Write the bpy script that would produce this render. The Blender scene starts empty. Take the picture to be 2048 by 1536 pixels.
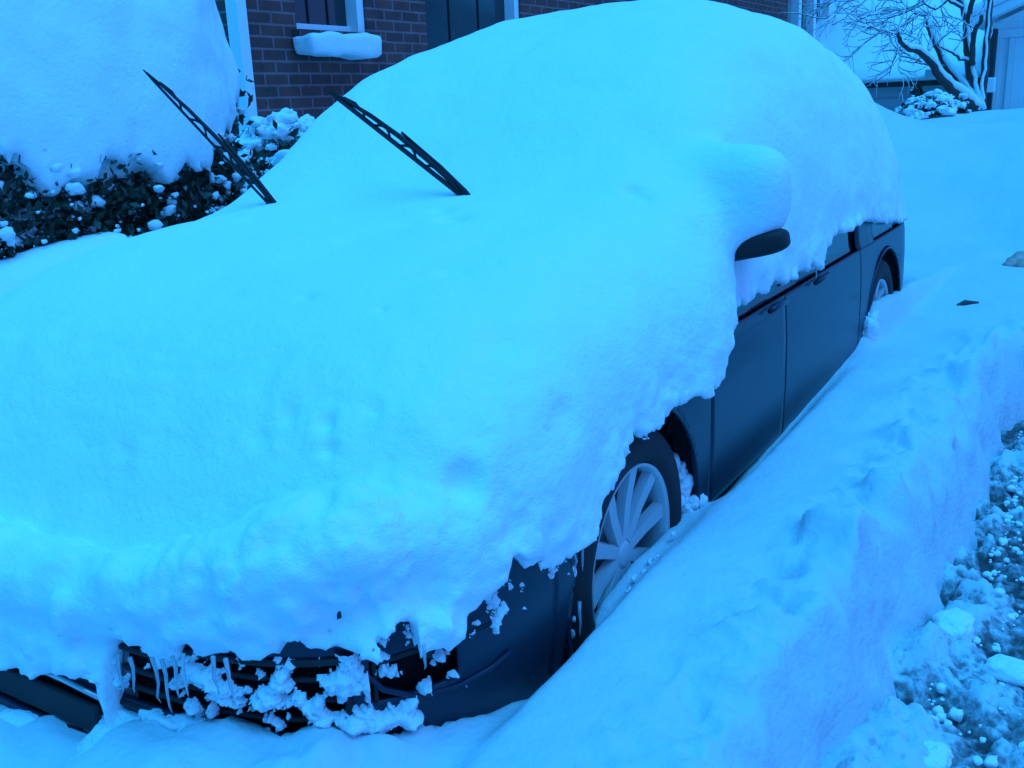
import bpy, bmesh, math, random
import numpy as np
from mathutils import Vector, Matrix
random.seed(4); rng = np.random.RandomState(7)
S = bpy.context.scene
C = S.collection
R = math.radians
# ------------------------------------------------------------------ camera
F_PX, CAM = 1987.4, (-1.94875, -0.88001, 1.34704)
YAW, PITCH, ROLL = 0.55878866, 0.27468679, -0.041046243
fw = Vector((math.cos(YAW)*math.cos(PITCH), math.sin(YAW)*math.cos(PITCH), -math.sin(PITCH)))
r0 = Vector((math.sin(YAW), -math.cos(YAW), 0)); u0 = r0.cross(fw)
rt = r0*math.cos(ROLL)+u0*math.sin(ROLL); up = -r0*math.sin(ROLL)+u0*math.cos(ROLL)
cd = bpy.data.cameras.new('camera'); cam = bpy.data.objects.new('camera', cd); C.objects.link(cam)
m = Matrix(((rt.x, up.x, -fw.x, CAM[0]), (rt.y, up.y, -fw.y, CAM[1]), (rt.z, up.z, -fw.z, CAM[2]), (0, 0, 0, 1)))
cam.matrix_world = m
cd.sensor_width = 36; cd.lens = 36*F_PX/2048; cd.clip_end = 500; cd.clip_start = .05
S.camera = cam
# ------------------------------------------------------------------ dusk sky, weak broad light from above the bonnet
SUN_EL, SUN_AZ = R(76), R(-110)          # azimuth measured from +x towards +y
W = bpy.data.worlds.new('World'); S.world = W; W.use_nodes = True
nt = W.node_tree; nt.nodes.clear()
out = nt.nodes.new('ShaderNodeOutputWorld'); bg = nt.nodes.new('ShaderNodeBackground')
sky = nt.nodes.new('ShaderNodeTexSky'); sky.sky_type = 'NISHITA'; sky.sun_disc = False
sky.sun_elevation = SUN_EL; sky.sun_rotation = math.pi/2-SUN_AZ
tc = nt.nodes.new('ShaderNodeTexCoord'); dt = nt.nodes.new('ShaderNodeVectorMath'); dt.operation = 'DOT_PRODUCT'
dt.inputs[1].default_value = (.25, -.95, -.15)
rmp = nt.nodes.new('ShaderNodeValToRGB'); mr = nt.nodes.new('ShaderNodeMapRange')
mr.inputs[1].default_value = -1; mr.inputs[2].default_value = 1
rmp.color_ramp.elements[0].position = .35; rmp.color_ramp.elements[0].color = (.0005, .34, 1, 1)
rmp.color_ramp.elements[1].position = .85; rmp.color_ramp.elements[1].color = (.11, .28, 1, 1)
mul = nt.nodes.new('ShaderNodeMix'); mul.data_type = 'RGBA'; mul.blend_type = 'MULTIPLY'; mul.inputs[0].default_value = 1
hsv = nt.nodes.new('ShaderNodeHueSaturation'); hsv.inputs['Saturation'].default_value = .15
L = nt.links.new
L(tc.outputs['Generated'], dt.inputs[0]); L(dt.outputs['Value'], mr.inputs[0]); L(mr.outputs[0], rmp.inputs[0])
L(sky.outputs[0], hsv.inputs['Color']); L(hsv.outputs[0], mul.inputs[6]); L(rmp.outputs[0], mul.inputs[7])
L(mul.outputs[2], bg.inputs[0]); L(bg.outputs[0], out.inputs[0]); bg.inputs[1].default_value = .15
sd = bpy.data.lights.new('sun', 'SUN'); sun = bpy.data.objects.new('sun', sd); C.objects.link(sun)
sd.energy = 2.1; sd.angle = R(60); sd.color = (.025, .43, 1)
sdir = Vector((math.cos(SUN_EL)*math.cos(SUN_AZ), math.cos(SUN_EL)*math.sin(SUN_AZ), math.sin(SUN_EL)))
sun.rotation_euler = sdir.to_track_quat('Z', 'Y').to_euler()
S.view_settings.view_transform = 'Standard'; S.view_settings.look = 'None'
S.view_settings.exposure = 0.7; S.view_settings.gamma = 1

def at(px, py, ax, v):
    """world point on the plane axis=v that lies on the line of sight of a photo pixel (2048 wide)"""
    d = rt*((px-1024)/F_PX) - up*((py-768)/F_PX) + fw
    c = Vector(CAM); return c + d*((v-c[ax])/d[ax])

# ------------------------------------------------------------------ helpers
def link(name, me, mat=None, parent=None, smooth=True):
    o = bpy.data.objects.new(name, me); C.objects.link(o)
    if mat: me.materials.append(mat)
    if smooth and len(me.polygons): me.polygons.foreach_set('use_smooth', [True]*len(me.polygons))
    if parent: o.parent = parent
    return o
def pmesh(name, V, Fc, mat=None, parent=None, smooth=True):
    me = bpy.data.meshes.new(name); me.from_pydata([tuple(v) for v in V], [], [tuple(int(i) for i in f) for f in Fc]); me.update()
    return link(name, me, mat, parent, smooth)
def thing(name, label, cat, loc=(0, 0, 0), group=None):
    o = bpy.data.objects.new(name, None); C.objects.link(o); o.location = loc; o['label'] = label; o['category'] = cat
    if group: o['group'] = group
    bpy.context.view_layer.update()
    return o
def tag(o, label, cat, group=None):
    o['label'] = label; o['category'] = cat
    if group: o['group'] = group
    return o
def adopt(o, root):
    """parent keeping world coordinates baked in the mesh"""
    o.parent = root; o.matrix_parent_inverse = Matrix.Translation(-Vector(root.location)); return o
class MB:
    def __init__(s): s.v = []; s.f = []
    def box(s, x0, x1, y0, y1, z0, z1):
        n = len(s.v); s.v += [(x, y, z) for x in (x0, x1) for y in (y0, y1) for z in (z0, z1)]
        for f in ((0, 1, 3, 2), (4, 6, 7, 5), (0, 4, 5, 1), (2, 3, 7, 6), (0, 2, 6, 4), (1, 5, 7, 3)): s.f.append([n+i for i in f])
        return s
    def tube(s, pts, rad, n=8, flat=1.0):
        pts = [Vector(p) for p in pts]; k = len(pts)
        if not hasattr(rad, '__len__'): rad = [rad]*k
        b = len(s.v); a = None
        for i, p in enumerate(pts):
            t = (pts[min(i+1, k-1)]-pts[max(i-1, 0)]).normalized()
            if a is None: a = t.orthogonal().normalized()
            a = (a - t*a.dot(t)).normalized(); c = t.cross(a)
            for j in range(n):
                th = 2*math.pi*j/n; q = p + (a*math.cos(th)+c*math.sin(th)*flat)*rad[i]; s.v.append(tuple(q))
        for i in range(k-1):
            for j in range(n): s.f.append([b+i*n+j, b+i*n+(j+1) % n, b+(i+1)*n+(j+1) % n, b+(i+1)*n+j])
        s.f.append([b+j for j in range(n)][::-1]); s.f.append([b+(k-1)*n+j for j in range(n)])
        return s
    def grid(s, P, close=False):
        nu, nv = len(P), len(P[0]); b = len(s.v)
        for row in P: s.v += [tuple(q) for q in row]
        for i in range(nu-1):
            for j in range(nv-1): s.f.append([b+i*nv+j, b+(i+1)*nv+j, b+(i+1)*nv+j+1, b+i*nv+j+1])
        return s
    def build(s, name, mat, parent=None, smooth=False, bevel=0):
        o = pmesh(name, s.v, s.f, mat, None, smooth)
        if bevel:
            md = o.modifiers.new('b', 'BEVEL'); md.width = bevel; md.segments = 2; md.limit_method = 'ANGLE'
        if parent: adopt(o, parent)
        return o
def solidify(o, t, off=-1):
    md = o.modifiers.new('s', 'SOLIDIFY'); md.thickness = t; md.offset = off; return o

# lattice noise (fractal) for numpy arrays
LAT = rng.rand(48, 48, 48).astype(np.float32)*2-1
def vnoise(x, y, z):
    xi = np.floor(x).astype(int); yi = np.floor(y).astype(int); zi = np.floor(z).astype(int)
    fx, fy, fz = x-xi, y-yi, z-zi
    fx = fx*fx*(3-2*fx); fy = fy*fy*(3-2*fy); fz = fz*fz*(3-2*fz); r = 0
    for a in (0, 1):
        for b in (0, 1):
            for c in (0, 1):
                w = (fx if a else 1-fx)*(fy if b else 1-fy)*(fz if c else 1-fz)
                r = r + w*LAT[(xi+a) % 48, (yi+b) % 48, (zi+c) % 48]
    return r
def fbm(x, y, z, s, o=4, seed=0, g=.5):
    r = 0; a = 1; k = 1/s
    for i in range(o):
        r = r + a*vnoise(x*k+seed*7.3+i*11.1, y*k+seed*3.1+i*5.7, z*k+seed*5.9+i*2.3); a *= g; k *= 2.03
    return r
def smin(a, b, k):
    h = np.clip(.5+.5*(b-a)/k, 0, 1); return b*(1-h)+a*h-k*h*(1-h)
def smax(a, b, k): return -smin(-a, -b, k)
def surface_nets(Fv, xs, ys, zs):
    s = Fv < 0
    nx, ny, nz = Fv.shape
    c = np.zeros((nx-1, ny-1, nz-1), np.uint8)
    for a in (0, 1):
        for b in (0, 1):
            for d in (0, 1): c += s[a:nx-1+a, b:ny-1+b, d:nz-1+d]
    I, J, K = np.nonzero((c > 0) & (c < 8))
    idx = -np.ones(c.shape, np.int64); idx[I, J, K] = np.arange(len(I))
    acc = np.zeros((len(I), 3)); cnt = np.zeros(len(I))
    for ax in range(3):
        o1, o2 = [a for a in range(3) if a != ax]
        for p in (0, 1):
            for q in (0, 1):
                o = [0, 0, 0]; o[o1] = p; o[o2] = q; e = o[:]; e[ax] = 1
                f0 = Fv[I+o[0], J+o[1], K+o[2]]; f1 = Fv[I+e[0], J+e[1], K+e[2]]
                mk = (f0 < 0) != (f1 < 0)
                t = np.where(mk, f0/np.where(mk, f0-f1, 1), 0)
                pt = np.array(o, float)[None, :].repeat(len(I), 0); pt[:, ax] = t
                acc[mk] += pt[mk]; cnt += mk
    P = acc/cnt[:, None]+np.stack([I, J, K], 1)
    V = np.stack([np.interp(P[:, 0], np.arange(nx), xs), np.interp(P[:, 1], np.arange(ny), ys), np.interp(P[:, 2], np.arange(nz), zs)], 1)
    Q = []
    for ax in range(3):
        sl0 = [slice(1, -1)]*3; sl1 = [slice(1, -1)]*3
        sl0[ax] = slice(0, -1); sl1[ax] = slice(1, None)
        A = s[tuple(sl0)]; B = s[tuple(sl1)]
        i, j, k = np.nonzero(A != B)
        inside = A[i, j, k]
        g = [i+1, j+1, k+1]; g[ax] = g[ax]-1
        o1, o2 = [(1, 2), (2, 0), (0, 1)][ax]
        def cell(d1, d2):
            h = [g[0].copy(), g[1].copy(), g[2].copy()]; h[o1] -= d1; h[o2] -= d2; return idx[h[0], h[1], h[2]]
        q = np.stack([cell(1, 1), cell(0, 1), cell(0, 0), cell(1, 0)], 1)
        q[~inside] = q[~inside][:, ::-1]; Q.append(q)
    return V, np.concatenate(Q)
def npmesh(name, V, Q, mat=None, smooth=True):
    me = bpy.data.meshes.new(name); me.vertices.add(len(V)); me.vertices.foreach_set('co', V.astype(np.float32).ravel())
    me.loops.add(len(Q)*4); me.loops.foreach_set('vertex_index', Q.astype(np.int32).ravel())
    me.polygons.add(len(Q)); me.polygons.foreach_set('loop_start', np.arange(0, len(Q)*4, 4, dtype=np.int32))
    me.update(calc_edges=True); me.validate()
    return link(name, me, mat, None, smooth)
def spaced(a, b, fn):
    o = [a]
    while o[-1] < b: o.append(o[-1]+fn(o[-1]))
    return np.array(o)

# ------------------------------------------------------------------ materials
def mat(name, col, rough=.5, metal=0, spec=.5, coat=0, bump=None, var=None):
    M = bpy.data.materials.new(name); M.use_nodes = True; n = M.node_tree; b = n.nodes['Principled BSDF']
    b.inputs['Base Color'].default_value = (*col, 1); b.inputs['Roughness'].default_value = rough
    b.inputs['Metallic'].default_value = metal; b.inputs['Specular IOR Level'].default_value = spec
    b.inputs['Coat Weight'].default_value = coat; b.inputs['Coat Roughness'].default_value = .08
    g = n.nodes.new('ShaderNodeTexCoord')
    if var:
        sc, c2 = var
        t = n.nodes.new('ShaderNodeTexNoise'); t.inputs['Scale'].default_value = sc; t.inputs['Detail'].default_value = 5
        mx = n.nodes.new('ShaderNodeMix'); mx.data_type = 'RGBA'; mx.inputs[6].default_value = (*col, 1); mx.inputs[7].default_value = (*c2, 1)
        n.links.new(g.outputs['Object'], t.inputs['Vector']); n.links.new(t.outputs['Fac'], mx.inputs[0]); n.links.new(mx.outputs[2], b.inputs['Base Color'])
    if bump:
        prev = None
        for sc, st, ds in bump:
            t = n.nodes.new('ShaderNodeTexNoise'); t.inputs['Scale'].default_value = sc; t.inputs['Detail'].default_value = 6
            bp = n.nodes.new('ShaderNodeBump'); bp.inputs['Strength'].default_value = st; bp.inputs['Distance'].default_value = ds
            n.links.new(g.outputs['Object'], t.inputs['Vector']); n.links.new(t.outputs['Fac'], bp.inputs['Height'])
            if prev: n.links.new(prev.outputs[0], bp.inputs['Normal'])
            prev = bp
        n.links.new(prev.outputs[0], b.inputs['Normal'])
    return M
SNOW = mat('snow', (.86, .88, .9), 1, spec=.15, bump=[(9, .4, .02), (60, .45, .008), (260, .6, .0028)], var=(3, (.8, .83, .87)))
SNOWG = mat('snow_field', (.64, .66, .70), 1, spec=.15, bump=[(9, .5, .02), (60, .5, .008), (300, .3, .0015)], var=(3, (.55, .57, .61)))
SNOWR = mat('snow_rough', (.84, .86, .88), 1, spec=.15, bump=[(18, .6, .03), (90, .7, .008)], var=(6, (.72, .75, .8)))
PAINT = mat('grey_paint', (.004, .018, .038), .36, metal=.2, spec=.35, coat=.15, bump=[(70, .02, .001)], var=(5, (.007, .023, .046)))
BLACK = mat('black_plastic', (.012, .012, .014), .6, spec=.3, var=(30, (.02, .02, .024)))
LINER = mat('arch_liner', (.008, .008, .01), .9, spec=.1, var=(30, (.014, .014, .016)))
RUBBER = mat('tyre_rubber', (.012, .012, .015), .75, spec=.3, bump=[(120, .2, .002)], var=(8, (.03, .03, .034)))
GLASS = mat('dark_glass', (.008, .01, .014), .12, spec=.5, var=(4, (.012, .014, .02)))
ALLOY = mat('alloy_wheel', (.50, .51, .53), .45, metal=.35, spec=.5, bump=[(50, .05, .001)], var=(9, (.52, .54, .57)))
CHROME = mat('bright_trim', (.6, .6, .62), .25, metal=.9, var=(9, (.5, .5, .52)))
ICE = mat('ice', (.7, .75, .8), .15, spec=.6, bump=[(40, .3, .003)])
ICE.node_tree.nodes['Principled BSDF'].inputs['Transmission Weight'].default_value = .6
WHITEP = mat('white_paint', (.84, .85, .86), .6, var=(5, (.76, .78, .8)), bump=[(25, .1, .004)])
SIDING = mat('pale_siding', (.45, .47, .5), .7, var=(3, (.38, .4, .43)), bump=[(10, .2, .01)])
DARKW = mat('dark_wood', (.03, .028, .03), .8, var=(8, (.05, .045, .045)), bump=[(20, .4, .01)])
BARK = mat('bark', (.05, .042, .04), .9, var=(14, (.09, .075, .07)), bump=[(30, .6, .012)])
LEAF = mat('dark_leaf', (.014, .03, .018), .5, spec=.4, var=(6, (.03, .05, .03)))
WINDOW = mat('window_glass', (.02, .024, .03), .08, spec=.6, var=(2, (.03, .034, .04)))
def brick_mat():
    M = bpy.data.materials.new('brick'); M.use_nodes = True; n = M.node_tree; b = n.nodes['Principled BSDF']
    g = n.nodes.new('ShaderNodeTexCoord'); sp = n.nodes.new('ShaderNodeSeparateXYZ'); cb = n.nodes.new('ShaderNodeCombineXYZ')
    ad = n.nodes.new('ShaderNodeMath'); ad.operation = 'ADD'
    n.links.new(g.outputs['Object'], sp.inputs[0]); n.links.new(sp.outputs[0], ad.inputs[0]); n.links.new(sp.outputs[1], ad.inputs[1])
    n.links.new(ad.outputs[0], cb.inputs[0]); n.links.new(sp.outputs[2], cb.inputs[1])
    t = n.nodes.new('ShaderNodeTexBrick'); t.inputs['Scale'].default_value = 1
    t.inputs['Brick Width'].default_value = .215; t.inputs['Row Height'].default_value = .0762; t.inputs['Mortar Size'].default_value = .009
    t.inputs['Mortar Smooth'].default_value = .3; t.inputs['Bias'].default_value = -.2
    t.inputs['Color1'].default_value = (.17, .05, .042, 1); t.inputs['Color2'].default_value = (.09, .035, .035, 1); t.inputs['Mortar'].default_value = (.27, .12, .13, 1)
    n.links.new(cb.outputs[0], t.inputs['Vector'])
    ns = n.nodes.new('ShaderNodeTexNoise'); ns.inputs['Scale'].default_value = 7; ns.inputs['Detail'].default_value = 6
    n.links.new(g.outputs['Object'], ns.inputs['Vector'])
    mx = n.nodes.new('ShaderNodeMix'); mx.data_type = 'RGBA'; mx.blend_type = 'OVERLAY'; mx.inputs[0].default_value = .6
    n.links.new(t.outputs['Color'], mx.inputs[6]); n.links.new(ns.outputs['Fac'], mx.inputs[7]); n.links.new(mx.outputs[2], b.inputs['Base Color'])
    bp = n.nodes.new('ShaderNodeBump'); bp.inputs['Strength'].default_value = .6; bp.inputs['Distance'].default_value = .01; bp.invert = True
    n.links.new(t.outputs['Fac'], bp.inputs['Height']); n.links.new(bp.outputs[0], b.inputs['Normal']); b.inputs['Roughness'].default_value = .9
    return M
BRICK = brick_mat()
def slush_mat():
    M = bpy.data.materials.new('slush'); M.use_nodes = True; n = M.node_tree; b = n.nodes['Principled BSDF']
    g = n.nodes.new('ShaderNodeTexCoord')
    a = n.nodes.new('ShaderNodeTexNoise'); a.inputs['Scale'].default_value = 24; a.inputs['Detail'].default_value = 8; a.inputs['Roughness'].default_value = .65
    w = n.nodes.new('ShaderNodeTexVoronoi'); w.inputs['Scale'].default_value = 45
    sp = n.nodes.new('ShaderNodeSeparateXYZ'); n.links.new(g.outputs['Object'], sp.inputs[0])
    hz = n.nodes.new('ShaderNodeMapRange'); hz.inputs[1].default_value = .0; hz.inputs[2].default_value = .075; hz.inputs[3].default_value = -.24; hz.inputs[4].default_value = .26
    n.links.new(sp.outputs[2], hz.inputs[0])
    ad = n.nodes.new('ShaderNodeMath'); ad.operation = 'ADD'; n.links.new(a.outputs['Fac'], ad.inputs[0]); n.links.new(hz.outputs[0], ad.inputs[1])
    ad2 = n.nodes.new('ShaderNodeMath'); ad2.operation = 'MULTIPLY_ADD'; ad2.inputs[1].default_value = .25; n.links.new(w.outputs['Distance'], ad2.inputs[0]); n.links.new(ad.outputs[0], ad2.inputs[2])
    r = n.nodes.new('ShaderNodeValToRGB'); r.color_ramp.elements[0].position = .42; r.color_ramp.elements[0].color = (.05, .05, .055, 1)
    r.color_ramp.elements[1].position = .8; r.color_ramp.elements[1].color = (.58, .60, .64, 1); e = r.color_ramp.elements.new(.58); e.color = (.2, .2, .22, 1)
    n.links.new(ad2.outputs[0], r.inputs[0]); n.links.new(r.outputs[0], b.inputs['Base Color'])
    for k in (g,): n.links.new(k.outputs['Object'], a.inputs['Vector']); n.links.new(k.outputs['Object'], w.inputs['Vector'])
    bp = n.nodes.new('ShaderNodeBump'); bp.inputs['Strength'].default_value = .8; bp.inputs['Distance'].default_value = .012
    n.links.new(ad2.outputs[0], bp.inputs['Height']); n.links.new(bp.outputs[0], b.inputs['Normal']); b.inputs['Roughness'].default_value = .65
    return M
SLUSH = slush_mat()

# ------------------------------------------------------------------ ground
YC = .89                       # centre line of the car; its near side lies at y = 0
bank = lambda x: -.57 - .03*np.sin(x*2.1) - .045*np.clip(x-.5, 0, 1) - .25*np.clip(x-2.2, 0, 9)
CT = np.array([(-3, .16), (-1.3, .19), (-1.0, .22), (-.74, .285), (-.55, .24), (-.41, .185), (-.31, .18), (-.25, .225), (-.15, .285), (.02, .315), (.2, .315), (.41, .30), (.5, .25),
               (.78, .275), (1.3, .315), (1.99, .355), (2.24, .365), (2.4, .47), (2.83, .43), (3.4, .4), (5, .36)])
PITS = [(q.x, q.y, r_, a_) for q, r_, a_ in [(at(px, py, 2, .32), r_, a_) for px, py, r_, a_ in ((1880, 768, .05, .03), (1925, 832, .035, .022), (1955, 870, .04, .022), (1662, 1062, .03, .03), (1640, 1010, .02, .02), (1640, 1205, .035, .022), (1490, 1395, .04, .02), (1560, 1290, .03, .015), (1800, 960, .025, .02), (1850, 880, .03, .018), (1760, 1110, .03, .014), (1830, 1000, .02, .015))]]
def ground_h(x, y):
    n1 = fbm(x, y, x*0, .9, 3, 1); n2 = fbm(x, y, x*0, .16, 4, 2)
    contact = np.interp(x, CT[:, 0], CT[:, 1])-.03*np.clip((x-.45)/.1, 0, 1)*np.clip((2.2-x)/.1, 0, 1)-.02*np.exp(-((x+.02)/.3)**4)
    fieldz = .325 + .015*n1
    fieldz = np.where(x < -.4, fieldz-.06*np.clip((-.4-x)/.8, 0, 1), fieldz)
    t = np.clip(-y/.07, 0, 1); t = t*t*(3-2*t); t = np.maximum(t, np.clip((x-3.3)/1.5, 0, 1))
    h = contact*(1-t)+fieldz*t
    # under the car and beyond it
    under = np.clip((y-.03)/.14, 0, 1)*np.clip((1.85-y)/.1, 0, 1)*np.clip((3.6-x)/.2, 0, 1)
    u_ = np.maximum(-.1-x, 0)/.87; rr = (u_**4+(np.abs(y-.89)/.89)**4)**.25; under = under*np.clip((1.0-rr)/.04, 0, 1)
    fr = np.clip((-.62-x)/.2, 0, 1)*np.clip((y+.02)/.08, 0, 1); h = h*(1-fr)+fr*(np.interp(y, [0, .15, .55, .62, 1.2], [.30, .335, .315, .225, .20])+.03*fbm(x, y, x*0, .10, 3, 44))
    h = h*(1-under)+.03*under
    h = h+.006*n2
    # lumpy outer zone of the bank
    zone = np.clip(1-np.abs(y-(bank(x)+.16))/.2, 0, 1)*np.clip(2.9-x, 0, 1)
    h = h+zone*.022*fbm(x, y, x*0, .11, 4, 3)
    for cx, cy, r, a in ((.27, -.385, .085, .07), (.36, -.46, .07, .04), (.05, -.30, .05, -.035), (.62, -.44, .08, .05), (-.25, -.38, .09, .04), (1.1, -.4, .09, .05), (-.1, -.47, .07, .05),
                         (1.5, -.3, .1, .03), (-.45, -.3, .06, -.02), (.85, -.3, .05, -.03), (1.9, -.45, .12, .05), (2.5, -.5, .2, .05), (-.62, -.42, .08, -.03), (-.2, -.2, .07, -.015)):
        d2 = ((x-cx)**2+(y-cy)**2)/(r*r); h = h+a*np.exp(-d2**(1.7 if a > .03 else 1))
    # far rise
    rise = np.interp(x, [4.3, 5.2, 6, 7, 8, 9, 10, 12, 14, 60], [0, -.08, -.02, .26, .52, .65, .70, .66, .66, .7])
    h = h+rise*(1+.10*np.tanh(.7-y))
    h = h+.95*np.exp(-((x-7.4)**2/1.6+(y-2.1)**2/1.1))+.66*np.clip((y-1.80)/.22, 0, 1)*np.clip(1-(y-2.25)/.5, 0, 1)*np.clip((.85-x)/.55, 0, 1)*(1+.05*n1)+.04*np.clip((x-4)/2, 0, 1)*n1
    # pits and scuffs
    for qx, qy, qr, qa in PITS: h = h-qa*np.exp(-((x-qx)**2+(y-qy)**2)/(qr*qr))
    # dug edge of the driveway
    e = bank(x)+.035*fbm(x, y*.2, x*0, .22, 2, 5)
    k = np.clip((y-e+.03)/.20, 0, 1); k = k**.8; k = k*k*(3-2*k)
    openx = np.clip((x-5.2)/1.2, 0, 1); k = np.maximum(k, openx)
    return h*k-.12*(1-k)
xs = np.concatenate([-np.array([60., 30, 15, 8, 5, 3.6, 2.8])[:], spaced(-2.2, 60, lambda v: .014 if v < 1 else .014*(1+(v-1)*1.1) if v < 9 else .3+(v-9)*.25)])
ys = np.concatenate([-np.array([60., 30, 15, 8, 5, 3, 2, 1.5]), spaced(-1.2, 60, lambda v: .012 if v < .25 else .05 if v < 2 else .09*(1+(v-2)*.5))])
X, Y = np.meshgrid(xs, ys, indexing='ij'); Z = ground_h(X, Y)
nr = np.clip((.30-np.abs(Y-bank(X)-.08))/.12, 0, 1)*np.clip(4-X, 0, 1)
Xo, Yo, Zo = X, Y, Z; Y = Yo+nr*.020*fbm(Xo, Yo, Zo, .10, 2, 71); Z = Zo+nr*.016*fbm(Xo, Yo, Zo, .045, 3, 72)
idx = np.arange(X.size).reshape(X.shape)
Q = np.stack([idx[:-1, :-1], idx[1:, :-1], idx[1:, 1:], idx[:-1, 1:]], -1).reshape(-1, 4)
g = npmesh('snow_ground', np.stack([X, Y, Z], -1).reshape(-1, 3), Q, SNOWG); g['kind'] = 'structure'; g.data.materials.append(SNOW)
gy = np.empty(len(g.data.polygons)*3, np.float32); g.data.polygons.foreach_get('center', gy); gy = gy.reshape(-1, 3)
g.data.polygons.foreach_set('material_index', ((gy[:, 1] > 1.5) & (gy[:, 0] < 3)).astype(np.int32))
xs = spaced(-2.4, 6.5, lambda v: .012 if v < 2.3 else .04); ys = spaced(-2.6, -.3, lambda v: .012 if v > -1.3 else .04)
X, Y = np.meshgrid(xs, ys, indexing='ij')
n = fbm(X, Y, X*0, .17, 5, 11, .55); Z = .018+.032*np.clip(n, -.6, 1.2)+.022*np.abs(fbm(X, Y, X*0, .045, 4, 12, .6))
tr = (np.abs((Y+.86)/.1) < 1)*np.cos(X*130+np.sin(Y*60)*1.5)*.004; Z = Z+tr
Z = Z+.07*np.clip(1-(Y*0+np.abs(Y-bank(X)))/.14, 0, 1)*np.clip(.4+n, 0, 1)
idx = np.arange(X.size).reshape(X.shape)
Q = np.stack([idx[:-1, :-1], idx[1:, :-1], idx[1:, 1:], idx[:-1, 1:]], -1).reshape(-1, 4)
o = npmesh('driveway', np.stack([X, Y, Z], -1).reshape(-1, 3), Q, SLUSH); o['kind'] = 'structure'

def on_ground(px, py):
    d = rt*((px-1024)/F_PX) - up*((py-768)/F_PX) + fw; t = np.arange(.8, 12, .01)
    P = np.array(CAM)[None]+t[:, None]*np.array(d)[None]; z = np.maximum(ground_h(P[:, 0], P[:, 1]), .03)
    return Vector(P[int(np.argmax(P[:, 2] < z))])
def lump(cx, cy, cz, r, sq=(1, 1, 1), seed=0, sub=4, amp=.25, rz=0):
    bm = bmesh.new(); bmesh.ops.create_icosphere(bm, subdivisions=sub, radius=1)
    co = np.array([v.co[:] for v in bm.verts]); co = np.sign(co)*np.abs(co)**.8
    nn = 1+amp*fbm(co[:, 0], co[:, 1], co[:, 2], .8, 4, seed+20)
    co = co*nn[:, None]*np.array(sq)*r
    c, s = math.cos(rz), math.sin(rz); co = np.stack([co[:, 0]*c-co[:, 1]*s, co[:, 0]*s+co[:, 1]*c, co[:, 2]], 1)+(cx, cy, cz)
    V = co; Fs = [[v.index for v in f.verts] for f in bm.faces]; bm.free(); return V, Fs
# crumbs of snow strewn on the dug driveway: nobody could count them
V = []; Fs = []
for i in range(600):
    x = -1.0+3.2*rng.rand(); d = rng.rand()**1.5*.42; y = float(bank(x))-.03-d; r = .003+.012*rng.rand()**3.5
    v, f = lump(x, y, .04, r, (1.2, 1, .8), i, 2, .35); b = len(V); V += list(v); Fs += [[b+q for q in k] for k in f]
o = pmesh('snow_crumbs', V, Fs, SNOWR); o['kind'] = 'stuff'; tag(o, 'loose crumbs of snow strewn over the slushy dark driveway beside the bank', 'snow')
G = 'loose chunks of snow around the car'
for (px, py, pl, r, sq, lb) in ((1905, 1255, .06, .045, (1.3, 1, .8), 'rounded snow chunk at the foot of the bank, right of the front wheel'),
                            (2030, 1345, .05, .04, (1.5, 1, .6), 'flat snow chunk on the dark slush, close to the right border below the tyre print'),
                            (1860, 1510, .05, .035, (1.7, 1, .6), 'flat snow chunk lying on the slush, lowest in the bottom right corner'),
                            (1830, 1445, .05, .012, (1, 1, .9), 'pebble-sized snow chunk alone on the dark slush near the bottom right')):
    p = at(px, py, 2, pl); v, f = lump(p.x, p.y, p.z, r, sq, int(px), 4, .22, px*.01); tag(pmesh('snow_chunk', v, f, SNOWR), lb, 'snow chunk', G)
for (px, py, pl, r, sq, lb) in ((270, 1560, .14, .085, (.75, 1.3, .8), 'squarish block of shovelled snow before the bumper, left of the wide block'),
                            (530, 1545, .15, .085, (.9, 1.35, .75), 'wide block of shovelled snow before the black grille'),
                            (470, 1475, .22, .026, (1, 1, 1), 'knob of snow sticking up on the wide block before the grille'),
                            (720, 1510, .2, .05, (1, .9, 1), 'upright lump of snow under the near corner of the bumper'),
                            (40, 1500, .12, .06, (1, 1.4, .7), 'greyish low lump of snow beneath the number plate at the left border')):
    p = at(px, py-25, 2, pl+.06) if px < 900 else on_ground(px, py)+Vector((0, 0, r*sq[2]*.1)); v, f = lump(p.x, p.y, p.z, r, sq, int(px)+3, 5, .26 if px > 900 else .18, .3); tag(pmesh('snow_chunk', v, f, SNOWG if px > 900 else SNOWR), lb, 'snow chunk', G)
q = on_ground(2034, 532); v, f = lump(q.x+.03, q.y-.04, q.z-.01, .10, (1, 1.1, .75), 91, 4, .35)
tag(pmesh('earth_clod', v, f, mat('brown_earth', (.55, .16, .10), .95, var=(14, (.75, .5, .45)), bump=[(30, .6, .01)])), 'reddish brown clod half buried in snow at the right border, behind the car', 'clod')
p = on_ground(1930, 610)
o = MB().tube([p+Vector((-.03, .03, .0)), p+Vector((0, 0, .012)), p+Vector((.06, -.05, .004))], [.008, .014, .006], 7).build('bark_scrap', BARK, smooth=True)
tag(o, 'small dark scrap lying on the smooth snow behind the car', 'scrap')

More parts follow.
